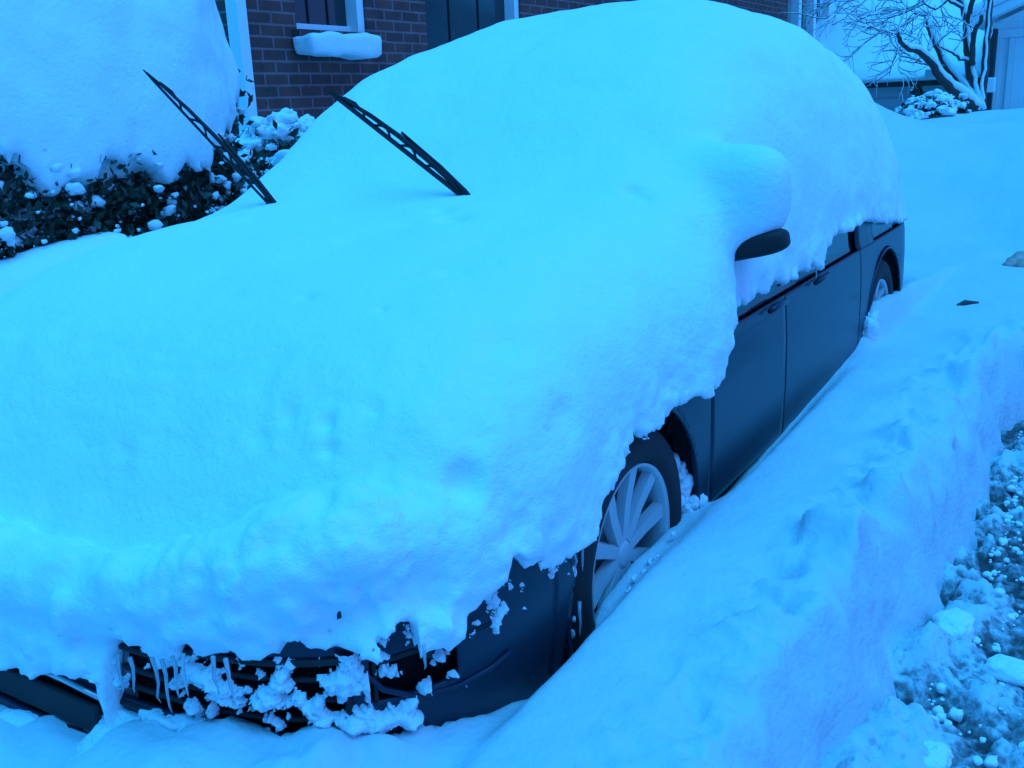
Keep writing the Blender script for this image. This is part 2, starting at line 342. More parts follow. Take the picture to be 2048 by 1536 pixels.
# ------------------------------------------------------------------ car body
def plan(s):
    """outline of the body at widest height; s=0 front centre, grows along the near side to s=1 rear centre"""
    if s < .3:
        a = s/.3*math.pi/2; n = 2/4.0
        return -.1-.87*math.cos(a)**n, YC-.89*math.sin(a)**n
    if s < .8: return -.1+(s-.3)/.5*3.0, 0.0
    a = (s-.8)/.2*math.pi/2; n = 2/2.6
    return 2.9+.65*math.sin(a)**n, YC-.89*math.cos(a)**n
def inset(z):
    return float(np.interp(z, [.12, .16, .22, .3, .45, .6, .70, .735, .76, .85, .95], [.07, .03, .012, .004, 0, .002, .008, .014, .024, .034, .055]))
def surf(s, z, extra=0):
    x, y = plan(s); e = 1e-3
    x2, y2 = plan(min(s+e, 1)); x1, y1 = plan(max(s-e, 0)); tx, ty = x2-x1, y2-y1; l = math.hypot(tx, ty) or 1
    nx, ny = -ty/l, tx/l          # candidate normal
    if nx*(x-1.3)+ny*(y-YC) > 0: nx, ny = -nx, -ny   # inward
    d = inset(z)+extra
    if s < .3: d += .028*math.exp(-((z-.49)/.02)**2)*0 - .012*math.exp(-((z-.40)/.1)**2)
    return (x+nx*d, y+ny*d, z)
def s_at_y(y):
    return .3*math.asin(min(1, ((YC-y)/.89)**2))/(math.pi/2)
def s_at_x(x):
    if x < -.1: return .3*(math.acos(min(1, (((-.1-x)/.87)**2))))/(math.pi/2)
    return .3+(x+.1)/3.0*.5
s_at_front = s_at_x
car = thing('parked_car', 'dark grey estate car buried under thick snow, front wheel half sunk in the snow bank', 'car', (0, 0, 0))
ARCH = [(0, .315, .36), (2.60, .315, .36)]
def shell(name, s0, s1, z0, z1, mt, extra=0, ds=.0022, dz=.011, thick=.012, mirror=False, arches=True, top=None, parent=None, hole=None):
    ss = np.linspace(s0, s1, max(3, int((s1-s0)/ds)+1)); zz = np.linspace(z0, z1, max(3, int((z1-z0)/dz)+1))
    P = []
    for s in ss:
        zt = top(plan(s)[0]) if top else 9
        P.append([list(surf(s, min(z, zt) if zt < 9 else z, extra)) for z in zz])
    P = np.array(P)
    dead = np.zeros(P.shape[:2], bool); cell = .013
    if arches:
        for ax, az, ar in ARCH:
            dx = P[..., 0]-ax; dz_ = P[..., 2]-az; r = np.hypot(dx, dz_)
            near = (np.abs(r-ar) < .6*cell) & (P[..., 1] < .5)
            k = np.where(near, ar/np.maximum(r, 1e-6), 1); P[..., 0] = np.where(near, ax+dx*k, P[..., 0]); P[..., 2] = np.where(near, az+dz_*k, P[..., 2])
    if mirror: P[..., 1] = 2*YC-P[..., 1]
    nu, nv = P.shape[:2]; V = P.reshape(-1, 3); Fq = []
    for i in range(nu-1):
        for j in range(nv-1):
            q = [i*nv+j, (i+1)*nv+j, (i+1)*nv+j+1, i*nv+j+1]; c = V[q].mean(0)
            if arches and any(math.hypot(c[0]-a[0], c[2]-a[1]) < a[2] for a in ARCH): continue
            if hole and hole(c[0], c[1], c[2]): continue
            if np.ptp(V[q][:, 2]) < 1e-4: continue
            Fq.append(q if not mirror else q[::-1])
    o = pmesh(name, V, Fq, mt); bm = bmesh.new(); bm.from_mesh(o.data); bmesh.ops.delete(bm, geom=[v for v in bm.verts if not v.link_faces], context='VERTS')
    bmesh.ops.recalc_face_normals(bm, faces=bm.faces); 
    # make normals point outwards
    sgn = sum(f.normal.dot(f.calc_center_median()-Vector((1.3, YC, .4))) for f in bm.faces)
    if sgn < 0: bmesh.ops.reverse_faces(bm, faces=bm.faces)
    bm.to_mesh(o.data); bm.free(); o.data.polygons.foreach_set('use_smooth', [True]*len(o.data.polygons))
    solidify(o, thick); adopt(o, parent or car); return o
def in_grille(x, y, z): return x < -.8 and .16 < y < 2*YC-.16 and (.315+.0*y) < z < .462 - .10*math.exp(-((y-YC)/.3)**2)*0 and not (.625 < y < 2*YC-.625)
def in_fog(x, y, z): return x < -.69 and y < .125 and .375 < z < .452-(y-.02)*-.02
topz = lambda x: float(np.interp(x, [-.97, -.8, -.6, -.3], [.51, .55, .64, .76]))
SA, SB = s_at_x(-.42), s_at_x(.45)
hole = lambda x, y, z: in_grille(x, y, z) or in_fog(x, y, z)
b1 = shell('front_bumper', 0.0, SA-.0006, .14, .60, PAINT, hole=hole, top=topz)
shell('front_bumper', 0.0, SA-.0006, .14, .60, PAINT, mirror=True, top=topz, hole=lambda x, y, z: in_grille(x, y, z))
shell('front_wing', SA, SB-.001, .16, .735, PAINT); shell('front_wing', SA, SB-.001, .16, .735, PAINT, mirror=True)
SD, SE = s_at_x(1.11+.0), s_at_x(1.115); SF = s_at_x(2.16)
shell('front_door', SB+.0002, s_at_x(1.1085), .275, .735, PAINT, ds=.004); shell('front_door', SB+.0002, s_at_x(1.1085), .275, .735, PAINT, mirror=True, ds=.01, dz=.05)
shell('rear_door', s_at_x(1.1145), s_at_x(2.12), .275, .735, PAINT, ds=.0022); shell('rear_door', s_at_x(1.1145), s_at_x(2.12), .275, .735, PAINT, mirror=True, ds=.01, dz=.05, arches=True)
shell('rear_quarter', s_at_x(2.125), .86, .17, .735, PAINT); shell('rear_quarter', s_at_x(2.125), .86, .17, .735, PAINT, mirror=True)
shell('sill', SB, s_at_x(2.24), .14, .272, BLACK, extra=.022)  # sill drawn tall and black, painting in the shadow under the doors
shell('rear_bumper', .86, 1, .17, .735, PAINT, arches=False); shell('rear_bumper', .86, 1, .17, .735, PAINT, mirror=True, arches=False)
# side glass band, pillar and rear quarter glass
shell('side_window', SB, s_at_x(2.08), .738, .93, GLASS, extra=.010, ds=.01, arches=False, thick=.004)
shell('pillar', s_at_x(2.09), s_at_x(2.36), .738, .95, PAINT, extra=-.004, ds=.01, arches=False)
shell('side_window', s_at_x(2.37), s_at_x(2.8), .738, .93, GLASS, extra=.008, ds=.01, arches=False, thick=.004)
shell('side_window', SB, s_at_x(2.8), .738, .93, GLASS, extra=.010, ds=.02, dz=.05, arches=False, thick=.004, mirror=True)
shell('pillar', s_at_x(2.8), 1, .738, .84, PAINT, extra=.02, ds=.01, arches=False)
# dark inner lining seen through gaps, grille and lamp openings
shell('inner_lining', 0, 1, .13, .75, LINER, extra=.045, arches=True, ds=.006, dz=.03, top=lambda x: topz(x)-.02)
shell('inner_lining', 0, 1, .13, .75, LINER, extra=.045, arches=True, ds=.01, dz=.03, mirror=True, top=lambda x: topz(x)-.02)
# lower grille slats and the rim of the openings
for z in (.345, .385, .425):
    for y0, y1 in ((.17, .60), (2*YC-.60, 2*YC-.17)):
        pts = []
        for y in np.linspace(y0, y1, 24):
            yy = y if y < YC else 2*YC-y
            q = surf(s_at_y(yy), z, .016); pts.append((q[0], y, z))
        MB().tube(pts, .006, 6).build('grille_slat', BLACK, car, True)
def rimline(pts, name, mt, r, ex, par=car):
    P = []
    for y, z in pts:
        q = surf(s_at_y(y), z, ex); P.append((q[0], q[1] if y < YC else 2*YC-q[1], z))
    return MB().tube(P, r, 6).build(name, mt, par, True)
rimline([(y, .464) for y in np.linspace(.62, .165, 20)]+[(.16, z) for z in np.linspace(.455, .32, 5)]+[(y, .312) for y in np.linspace(.165, .62, 20)], 'grille_frame', BLACK, .007, -.001)
# chrome strip and plate recess in the middle of the bumper
q = [(-.992, y, z) for y, z in ((.645, .322), (.75, .328), (.89, .33), (1.03, .328), (1.14, .322))]
MB().tube(q, .006, 6).build('trim_strip', CHROME, car, True)
MB().box(-.998, -.984, .655, 1.13, .235, .300).build('lower_intake', BLACK, car, bevel=.006)
MB().tube([(-.99, .64, .222), (-.995, .75, .218), (-.996, .89, .216), (-.995, 1.03, .218), (-.99, 1.14, .222)], .011, 8).build('bumper_lip', PAINT, car, True)
# fog lamp
fq = surf(s_at_y(.062), .412, .035)
fl = MB()
for k in range(1): fl.tube([Vector(fq)+Vector((.02, .02, 0)), Vector(fq)+Vector((-.004, -.006, 0))], [.026, .028], 24)
fl.build('fog_lamp', GLASS, car, True)
rimline([(.128, .38), (.128, .448), (.09, .455), (.05, .453), (.022, .446)], 'lamp_frame', BLACK, .005, 0)
MB().tube([surf(s_at_y(y), z, -.002) for y, z in ((.155, .462), (.12, .40), (.085, .366), (.05, .357), (.03, .36), (.02, .372))], .006, 6).build('bumper_crease', PAINT, car, True)
# near headlamp, mostly under snow
shell('headlamp', s_at_y(.2), s_at_x(-.66), .53, .64, GLASS, extra=-.004, ds=.004, dz=.012, arches=False)
# arch linings, flanges
for ax, az, ar in ARCH:
    for yn in (0, 1):
        ysd = (lambda v: v) if yn == 0 else (lambda v: 2*YC-v)
        P = [[(ax+(ar+.004)*math.cos(t), ysd(y), az+(ar+.004)*math.sin(t)) for y in (.006, .05, .30)] for t in np.linspace(R(-25), R(205), 48)]
        P2 = MB().grid(P); o = P2.build('arch_liner', LINER, car, True)
        MB().tube([(ax, ysd(.30), az), (ax, ysd(.32), az)], ar+.01, 40).build('arch_liner', LINER, car)
        pts = [(ax+ar*math.cos(t), ysd(.001), az+ar*math.sin(t)) for t in np.linspace(R(-22), R(202), 60)]
        MB().tube(pts, .005, 6).build('arch_lip', PAINT, car, True)
# bonnet, windscreen, roof: bodywork wholly hidden by the snow
ZB = ([-.95, -.8, -.5, -.2, .25, .75, 1.2, 1.7, 2.4, 2.9, 3.2, 3.4, 3.5], [.46, .57, .74, .84, .92, 1.15, 1.38, 1.46, 1.44, 1.32, 1.12, .9, .75])
def top_part(name, x0, x1, mt):
    P = []
    for x in np.linspace(x0, x1, 24):
        zt = np.interp(x, *ZB); base = min(.74, zt-.06); w = .83*(1-max(0, (-.55-x)/.42)**3*.3)*(1-max(0, (x-2.9)/.65)**3*.3); row = []
        for t in np.linspace(0, math.pi, 33):
            c, s_ = math.cos(t), math.sin(t); row.append((x, YC-w*np.sign(c)*abs(c)**.7, base+(zt-base)*abs(s_)**.7))
        P.append(row)
    return MB().grid(P).build(name, mt, car, True)
top_part('bonnet', -.78, .24, PAINT); top_part('windscreen', .25, 1.15, GLASS); top_part('roof', 1.16, 3.45, PAINT)
# door handles
for hx in (1.0, 1.50):
    h = MB().tube([(hx-.085, -.002, .722), (hx-.06, -.012, .730), (hx+.04, -.013, .732), (hx+.07, -.002, .728)], [.008, .010, .010, .008], 10).build('door_handle', PAINT, car, True)
# mirror housing
bm = bmesh.new(); bmesh.ops.create_icosphere(bm, subdivisions=4, radius=1)
for v in bm.verts:
    c = v.co; c.x = math.copysign(abs(c.x)**.7, c.x)*.055; c.y = math.copysign(abs(c.y)**.42, c.y)*.135; c.z = math.copysign(abs(c.z)**.6, c.z)*.034
me = bpy.data.meshes.new('mirror_housing'); bm.to_mesh(me); bm.free(); mo = link('mirror_housing', me, BLACK, car); mo.location = (.64, .002, .952)
mo.rotation_euler = (R(-12), 0, R(4))
g_ = MB().box(.690, .697, -.09, .08, .955, 1.03).build('mirror_glass', GLASS, None, bevel=.003); g_.parent = mo; g_.matrix_parent_inverse = Matrix.Translation(-mo.location)
MB().tube([(.66, .09, .95), (.69, .2, .93)], .025, 10).build('mirror_arm', BLACK, car, True)
# wheels
def make_wheel(cx, steer, side=1):
    w = bpy.data.objects.new('wheel', None); C.objects.link(w); w.parent = car
    w.location = (cx, .10 if side > 0 else 2*YC-.10, .315)
    w.rotation_euler = (0, 0, steer+(0 if side > 0 else math.pi))
    def lathe(prof, name, mt, n=72):
        P = []
        for k in range(n+1):
            t = 2*math.pi*k/n; P.append([(r*math.cos(t), y, r*math.sin(t)) for r, y in prof])
        o = MB().grid(P).build(name, mt, None, True); bm = bmesh.new(); bm.from_mesh(o.data); bmesh.ops.remove_doubles(bm, verts=bm.verts, dist=1e-5); bm.to_mesh(o.data); bm.free(); o.parent = w; return o
    lathe([(.217, .10), (.217, -.062), (.224, -.079), (.245, -.089), (.27, -.090), (.295, -.082), (.308, -.068), (.314, -.04), (.316, .0), (.314, .05), (.305, .09), (.26, .11)], 'tyre', RUBBER)
    lathe([(.218, .08), (.206, -.02), (.205, -.055), (.210, -.072), (.219, -.080), (.2205, -.070), (.2185, -.06)], 'rim', ALLOY)
    lathe([(.0, .03), (.10, .03), (.15, .035), (.208, .04)], 'brake_disc', LINER, 40)
    for k in range(10):
        t = math.radians(10+36*k)
        o = MB()
        # spoke: flat-faced bar widening towards the rim
        for (ra, rb, wa, wb, ya, yb) in ((.035, .213, (.017), .024, -.054, -.068),):
            n = len(o.v)
            for r_, w_, y_ in ((ra, wa, ya), ((ra+rb)/2, (wa+wb)/2, (ya+yb)/2+.004), (rb, wb, yb)):
                for dx, dy in ((-w_, .022), (-w_*.8, 0), (w_*.8, 0), (w_, .022)):
                    o.v.append((r_*math.cos(t)-dx*math.sin(t), y_+dy, r_*math.sin(t)+dx*math.cos(t)))
            for i in (0, 1):
                for j in range(3): o.f.append([n+i*4+j, n+i*4+j+1, n+(i+1)*4+j+1, n+(i+1)*4+j])
            o.f.append([n+i for i in range(4)]); o.f.append([n+8+i for i in range(4)][::-1])
        so = o.build('spoke', ALLOY, None); so.parent = w
    lathe([(.0, -.058), (.026, -.060), (.030, -.056), (.034, -.052), (.052, -.050), (.058, -.04), (.06, .0)], 'hub', ALLOY, 36)
    for k in range(5):
        t = 2*math.pi*k/5+.3; bo = MB().tube([(.043*math.cos(t), -.054, .043*math.sin(t)), (.043*math.cos(t), -.046, .043*math.sin(t))], .006, 8).build('wheel_bolt', BLACK, None); bo.parent = w
    return w
make_wheel(0, R(.8)); make_wheel(2.6, 0); make_wheel(0, R(.8), -1); make_wheel(2.6, 0, -1)
# mud flap behind the front wheel
MB().box(.352, .362, .03, .20, .12, .30).build('mud_flap', BLACK, car, bevel=.003)

# raised wipers
def wiper(base, tip, lab):
    w = bpy.data.objects.new('wiper', None); C.objects.link(w); w.parent = car
    w['label'] = lab
    b, t = Vector(base), Vector(tip); d = (t-b); Ln = d.length; d.normalize()
    viewn = (b-Vector(CAM)).normalized(); side = d.cross(viewn).normalized()      # blade's bow lies to the upper side
    side = Vector((-.25, .35, -.6)); side = (side-d*side.dot(d)).normalized()
    P = lambda a, h: b+d*(Ln*a)+side*h
    hr = -1
    def add(mb, name): o = mb.build(name, BLACK, None, True); o.parent = w
    add(MB().tube([P(a, 0) for a in np.linspace(-.03, 1, 14)], [.007]*13+[.004], 6, .6), 'rubber_blade')
    add(MB().tube([P(.02, -.004), P(.12, -.014), P(.3, -.020), P(.5, -.022), P(.7, -.018), P(.86, -.010), P(.98, -.002)], [.008, .011, .011, .0105, .0095, .007, .004], 8, .6), 'bow')
    for a0, a1 in ((.08, .28), (.34, .47), (.53, .66), (.72, .92)):
        add(MB().tube([P(a0, -.001), P(a0+.03, -.012), P((a0+a1)/2, -.019), P(a1-.03, -.012), P(a1, -.001)], .0055, 6, .6), 'claw')
    add(MB().tube([P(-.12, .0), P(.0, -.014), P(.2, -.026), P(.5, -.034)], [.013, .012, .009, .006], 8, .6), 'arm')
    return w
wiper(at(925, 393, 0, .32), at(655, 180, 0, .24), 'raised wiper nearest the mirror, standing up from the snow on the windscreen')
wiper(at(553, 425, 0, .27), at(287, 140, 0, .13), 'raised wiper on the far side, its tip in front of the snowy hedge')

# ------------------------------------------------------------------ snow on the car
EDGE = [(3.8, 0, .66), (3.3, 0, .74), (2.72, 0, .775), (2.08, 0, .855), (1.88, 0, .865), (1.66, 0, .855), (1.55, 0, .83), (1.47, 0, .80), (1.41, 0, .775), (1.3, 0, .79), (1.23, 0, .785), (.97, 0, .785), (.74, 0, .785), (.62, 0, .80), (.56, 0, .775), (.39, 0, .735),
        (.34, 0, .70), (.31, 0, .655), (.16, 0, .66), (.02, 0, .635), (-.10, 0, .625), (-.17, 0, .61), (-.22, 0, .585), (-.262, 0, .55), (-.28, 0, .51), (-.35, 0, .505), (-.43, 0, .50), (-.5, 0, .525), (-.575, -.004, .575), (-.613, -.004, .55),
        (-.64, .002, .52), (-.69, .017, .50), (-.702, .021, .47), (-.754, .042, .465), (-.782, .058, .46), (-.785, .060, .525), (-.82, .086, .54), (-.828, .092, .51), (-.845, .106, .50), (-.868, .13, .497), (-.915, .197, .49), (-.951, .275, .482), (-.978, .39, .465),
        (-.982, .405, .49), (-.985, .425, .44), (-.99, .472, .43), (-.995, .56, .44), (-.997, .597, .43), (-.998, .607, .24), (-.998, .628, .24), (-.998, .642, .375), (-.999, .75, .35), (-1, .85, .315), (-1, .96, .30), (-1, 1.3, .40), (-.95, 1.5, .45)]
def ekey(x, y):
    u = np.maximum((-.1-x), 0)/.87; v = (y-YC)/.89
    v = np.sign(-v)*np.abs(v)
    return np.where(x < -.1, np.arctan2(u, v), -(x+.1))
ek = np.array([float(ekey(np.array(a), np.array(b))) for a, b, c in EDGE]); ez = np.array([c for a, b, c in EDGE])
o_ = np.argsort(ek); ek = ek[o_]; ez = ez[o_]
ZT = ([-1.2, -.95, -.9, -.8, -.7, -.6, -.4, -.2, .1, .3, .45, .6, .75, 1.0, 1.25, 1.6, 2.0, 2.5, 2.8, 3.0, 3.2, 3.4, 3.6, 3.8], [.42, .46, .51, .69, .82, .90, .985, 1.03, 1.07, 1.10, 1.165, 1.26, 1.365, 1.505, 1.61, 1.685, 1.71, 1.70, 1.67, 1.60, 1.44, 1.22, 1.02, .85])
def zprof(x):
    d = .05; return sum(np.interp(x+k*d, *ZT) for k in (-1.5, -.5, .5, 1.5))/4
PP = ([-1, .7, 1.2, 1.8, 2.4, 4], [4.6, 4.6, 3.8, 2.9, 2.7, 2.7])
DENTS = []
def car_snow(x, y, z, detail=False):
    yy = y-YC
    near = yy < 0
    bulge = .055*np.exp(-((x-.33)/.17)**2)-.03*np.clip((x-.52)/.1, 0, 1)*np.clip((1.9-x)/.8, 0, 1)
    Wd = .935+np.where(near, bulge, 0)-.018*np.clip((x-1.9)/.8, 0, 1)
    rear = np.clip((x-2.66)/1.02, 0, 1.6)
    p = np.interp(x, *PP); H = zprof(x)-.35
    A = (np.abs(yy)/Wd)**p+(np.maximum(z-.35, 0)/H)**p+(np.maximum(-.1-x, 0)/.918)**p+rear**p*.9
    f = (A**(1/p)-1)*.85
    # snow ledge on the bumper and over the lamps, following the outline
    k = np.arctan2(np.maximum(-.1-x, 0)/.87, -(yy)/.89)
    u = np.maximum(-.1-x, 1e-4)/.87; v = np.abs(yy)/.89; rr = (u**4+v**4)**.25     # 1 on the body outline
    dr = (rr-.962)*.9
    zr = np.interp(np.abs(k-np.pi/2), [0, .35, .62, .72, .80, .95, 1.2], [.475, .51, .60, .645, .66, .62, .60]); rad = np.interp(np.abs(k-np.pi/2), [0, .5, .8, 1.1, 1.4], [.078, .084, .085, .06, .02])
    led = np.hypot(dr, (z-zr)*np.where(z > zr, .85, .36))-rad*(1-.3*np.clip((zr-z)/.15, 0, 1))
    led = np.where(x < -.2, led, 9)
    f = smin(f, led, .032)
    # mirror cap of snow
    mx, my, mz = (x-.67)/.10, (y-.025)/.145, (z-1.08)/.145
    q = ((np.abs(mx)**2.6+np.abs(my)**3+np.abs(mz)**2.6)**(1/2.6)-1)*.11
    q = smax(q, .966-.22*y-z, .02)
    f = smin(f, q, .075)
    e = np.interp(ekey(x, y), ek, ez)
    e = np.where(yy > .3, np.where((x > -.35) & (z < .9), .8, e), e)
    cut = e-z
    if detail:
        n1 = fbm(x, y, z, .35, 2, 31); n2 = fbm(x, y, z, .07, 4, 33, .55); n3 = fbm(x, y, z*.6, .022, 3, 37, .6)
        low = np.clip(1-(z-e)/.16, 0, 1); front = np.clip((-.45-x)/.3, 0, 1)
        f = f+.011*n1+.004*fbm(x, y, z, .13, 2, 39)+n2*(.0018+.008*low+.008*front*np.clip((.8-z)/.1, 0, 1))+n3*(.0004+.004*low)
        streak = fbm(x, y, z*.25, .06, 3, 35)
        f = f+.011*streak*np.clip((-.35-x)/.3, 0, 1)*np.clip((.98-z)/.1, 0, 1)
        for (dx, dy, dz, r, a) in DENTS:
            f = f+a*np.exp(-((x-dx)**2+(y-dy)**2+(z-dz)**2)/(r*r))
        cut = cut+.007*n2+.015*n3+.012*streak*np.clip((x+.3)*-4, 0, 1)
    f = smax(f, cut, .018)
    return f
def hit(px, py):
    """where the line of sight of a photo pixel meets the snow on the car"""
    d = rt*((px-1024)/F_PX) - up*((py-768)/F_PX) + fw; t = np.arange(.6, 6, .01)
    P = np.array(CAM)[None]+t[:, None]*np.array(d)[None]; f = car_snow(P[:, 0], P[:, 1], P[:, 2])
    i = int(np.argmax(f < 0)); return P[i]
for (px, py, r, a) in ((895, 540, .022, .014), (925, 538, .02, .01), (465, 590, .02, .010), (615, 600, .018, .010), (765, 620, .015, .008), (1265, 385, .022, .012), (1290, 395, .02, .010), (990, 523, .012, .010), (1095, 520, .014, .011), (1130, 515, .012, .008),
                       (575, 830, .022, .014), (655, 850, .022, .016), (660, 900, .02, .010), (250, 900, .022, .014), (175, 890, .02, .010), (250, 950, .02, .010), (40, 880, .018, .009), (330, 710, .022, .007), (420, 745, .025, .008), (750, 820, .02, .008), (640, 1000, .03, .012),
                       (905, 440, .035, .030), (880, 425, .03, .015), (700, 480, .03, .006), (820, 450, .03, .006), (500, 440, .03, .006), (930, 965, .032, .035), (300, 1100, .04, .008), (100, 1000, .05, .006), (520, 880, .03, .006), (1000, 690, .06, .005), (1130, 830, .05, .006)):
    h = hit(px, py); DENTS.append((h[0], h[1], h[2], r*.8, a*2.8))
xs = spaced(-1.14, 3.9, lambda v: .008 if v < -.2 else .008+.012*min(1, (v+.2)/1.5)); ys = spaced(-.32, 1.95, lambda v: .008 if v < .5 else .022); zs = spaced(.2, 1.8, lambda v: .008 if v < .8 else .013)
X, Y, Zg = np.meshgrid(xs, ys, zs, indexing='ij', sparse=True)
Fv = np.empty((len(xs), len(ys), len(zs)), np.float32)
for i in range(0, len(xs), 40): Fv[i:i+40] = car_snow(X[i:i+40]+0*Zg, Y+0*X[i:i+40]+0*Zg, Zg+0*X[i:i+40]+0*Y)
I, J, K = np.nonzero(np.abs(Fv) < .11)
for a in range(0, len(I), 2000000):
    s_ = slice(a, a+2000000); Fv[I[s_], J[s_], K[s_]] = car_snow(xs[I[s_]], ys[J[s_]], zs[K[s_]], True)
V, Q = surface_nets(Fv, xs, ys, zs); del Fv
snow = npmesh('snow_cover', V, Q, SNOW); tag(snow, 'thick smooth blanket of snow lying over the whole parked car', 'snow')
# icicles and frozen drips under the edge
random.seed(11)
for (px, py, ln) in ((1165, 1080, .07), (1150, 1110, .04), (1375, 775, .03), (1160, 1230, .05), (848, 1320, .02), (310, 1345, .06), (330, 1350, .075), (370, 1340, .05), (240, 1340, .05), (265, 1345, .04), (350, 1345, .05), (430, 1345, .04), (460, 1350, .05), (1632, 540, .03), (1230, 930, .03)):
    if px < 600: b = at(px, py, 0, -1.0)
    elif px < 900: b = at(px, py, 0, -.79)
    else: b = at(px, py, 1, -.012)
    P = [b+Vector((random.uniform(-.003, .003), random.uniform(-.003, .003), .03-(ln+.03)*t)) for t in (0, .3, .6, .85, 1)]
    MB().tube(P, [.0042, .0035, .0026, .0018, .0006], 7).build('icicle', ICE, snow, True)

# lumps of snow clinging to bumper, inside the arch and on the bumper ledge
def cling(pts, label, seed, sub=3):
    V = []; Fs = []
    for i, (p, r, sq) in enumerate(pts):
        v, f = lump(p[0], p[1], p[2], r, sq, seed+i, sub, .42); b = len(V); V += list(v); Fs += [[b+q for q in k] for k in f]
    tag(pmesh('clinging_snow', V, Fs, SNOWR), label, 'snow', 'patches of snow clinging to the bodywork')
rs = np.random.RandomState(3)
def scatter(poly, n, rmin, rmax, ex, sq=(.6, 1, 1)):
    out = []
    for i in range(n):
        a, b = poly; t = rs.rand(); px = a[0]+(b[0]-a[0])*t+rs.randn()*a[2]; py = a[1]+(b[1]-a[1])*t+rs.randn()*a[3]
        d = rt*((px-1024)/F_PX) - up*((py-768)/F_PX) + fw; tt = np.arange(.5, 3, .004); P = np.array(CAM)[None]+tt[:, None]*np.array(d)[None]
        u = np.maximum(-.1-P[:, 0], 0)/(.87+ex); v = np.abs(P[:, 1]-YC)/(.89+ex); h = P[int(np.argmax(u**4+v**4 < 1))]
        out.append((h, rmin+(rmax-rmin)*rs.rand()**2, sq))
    return out
def crust(label, s0, s1, z0, z1, thick, sc, thr, seed, ds=.0007, dz=.0032, base=.003):
    """thin ragged crust of frozen snow that follows the bodywork"""
    ss = np.arange(s0, s1, ds); zz = np.arange(z0, z1, dz)
    P = np.array([[surf(a, z, 0) for z in zz] for a in ss]); Pn = np.array([[surf(a, z, -1) for z in zz] for a in ss]); N = Pn-P
    n = fbm(P[..., 0], P[..., 1], P[..., 2], sc, 5, seed, .6); U, Vv = np.meshgrid((ss-s0)/(s1-s0), (zz-z0)/(z1-z0), indexing='ij')
    k = n-thr(U, Vv); h = base+thick*np.sqrt(np.clip(k, 0, 1))*(1+.3*fbm(P[..., 0], P[..., 1], P[..., 2], sc*.3, 3, seed+1)); h = np.where(k < 0, -.004, h)
    V = (P+N*h[..., None]).reshape(-1, 3); nu, nv = k.shape; Fq = []
    for a in range(nu-1):
        for b in range(nv-1):
            if max(k[a, b], k[a+1, b], k[a, b+1], k[a+1, b+1]) > 0: Fq.append([a*nv+b, (a+1)*nv+b, (a+1)*nv+b+1, a*nv+b+1])
    o = pmesh('clinging_snow', V, Fq, SNOWR); bm = bmesh.new(); bm.from_mesh(o.data); bmesh.ops.delete(bm, geom=[v for v in bm.verts if not v.link_faces], context='VERTS')
    sg = sum(f.normal.dot(f.calc_center_median()-Vector((1.3, YC, .4))) for f in bm.faces)
    if sg < 0: bmesh.ops.reverse_faces(bm, faces=bm.faces)
    bm.to_mesh(o.data); bm.free(); o.data.polygons.foreach_set('use_smooth', [True]*len(o.data.polygons))
    tag(o, label, 'snow', 'patches of snow clinging to the bodywork')
sy = s_at_y
crust('lacy crust of frozen snow over the near half of the black grille', sy(.62), sy(.135), .325, .485, .020, .035, lambda u, v: .42-.62*u**1.2+1.1*np.abs(v-.62)**1.5+.25*np.clip(.35-v, 0, 1)*4*(1-u), 61)
crust('low drift of snow caught on the bumper lip under the fog lamp', sy(.30), sy(.028), .315, .40, .034, .08, lambda u, v: 4.0*(v-(.22+.22*u))**2-.42+1.2*np.clip(u-.8, 0, 1)*2, 63)
crust('frost fringe on the painted bumper just below the snow edge by the fog lamp', sy(.20), sy(.02), .42, .56, .012, .03, lambda u, v: .62-.5*v, 64)
crust('frost flecks on the front wing beside the wheel arch', s_at_x(-.62), s_at_x(-.33), .44, .60, .010, .03, lambda u, v: .95-.95*v, 65)
cling(scatter(((200, 1450, 4, 5), (440, 1462)), 46, .016, .03, .008, (.7, 2.2, .7)), 'ledge of snow along the foot of the black grille', 250)
cling([((.335+.02*rs.randn(), .06+.02*rs.randn(), .34+.16*i/26+.01*rs.randn()-.03), .010+.012*rs.rand()**2*2, (1, 1, 1.2)) for i in range(26)]+[((.37+.02*i/5, .02, .315-.01*i), .028, (1.2, 1, .8)) for i in range(6)], 'snow packed into the arch just behind the front wheel', 350)
cling([((2.26+.03*rs.randn(), -.01, .40+.02*rs.randn()), .035, (1.2, .8, 1.2)) for i in range(6)], 'small heap of snow leaning on the body before the rear wheel', 450)
cling([((-.335+.008*rs.randn(), .02+.01*rs.randn(), .52-.27*t), .004+.007*rs.rand()**2, (.9, .9, 1.5)) for t in rs.rand(26)**1.6], 'frozen crumbs along the front edge of the wheel arch', 550)
cling([((.03+.05*rs.randn(), -.012, .285+.018*rs.randn()), .004+.006*rs.rand(), (1.2, .6, 1)) for i in range(18)], 'crumbs of snow on the wheel hub above the bank', 650)

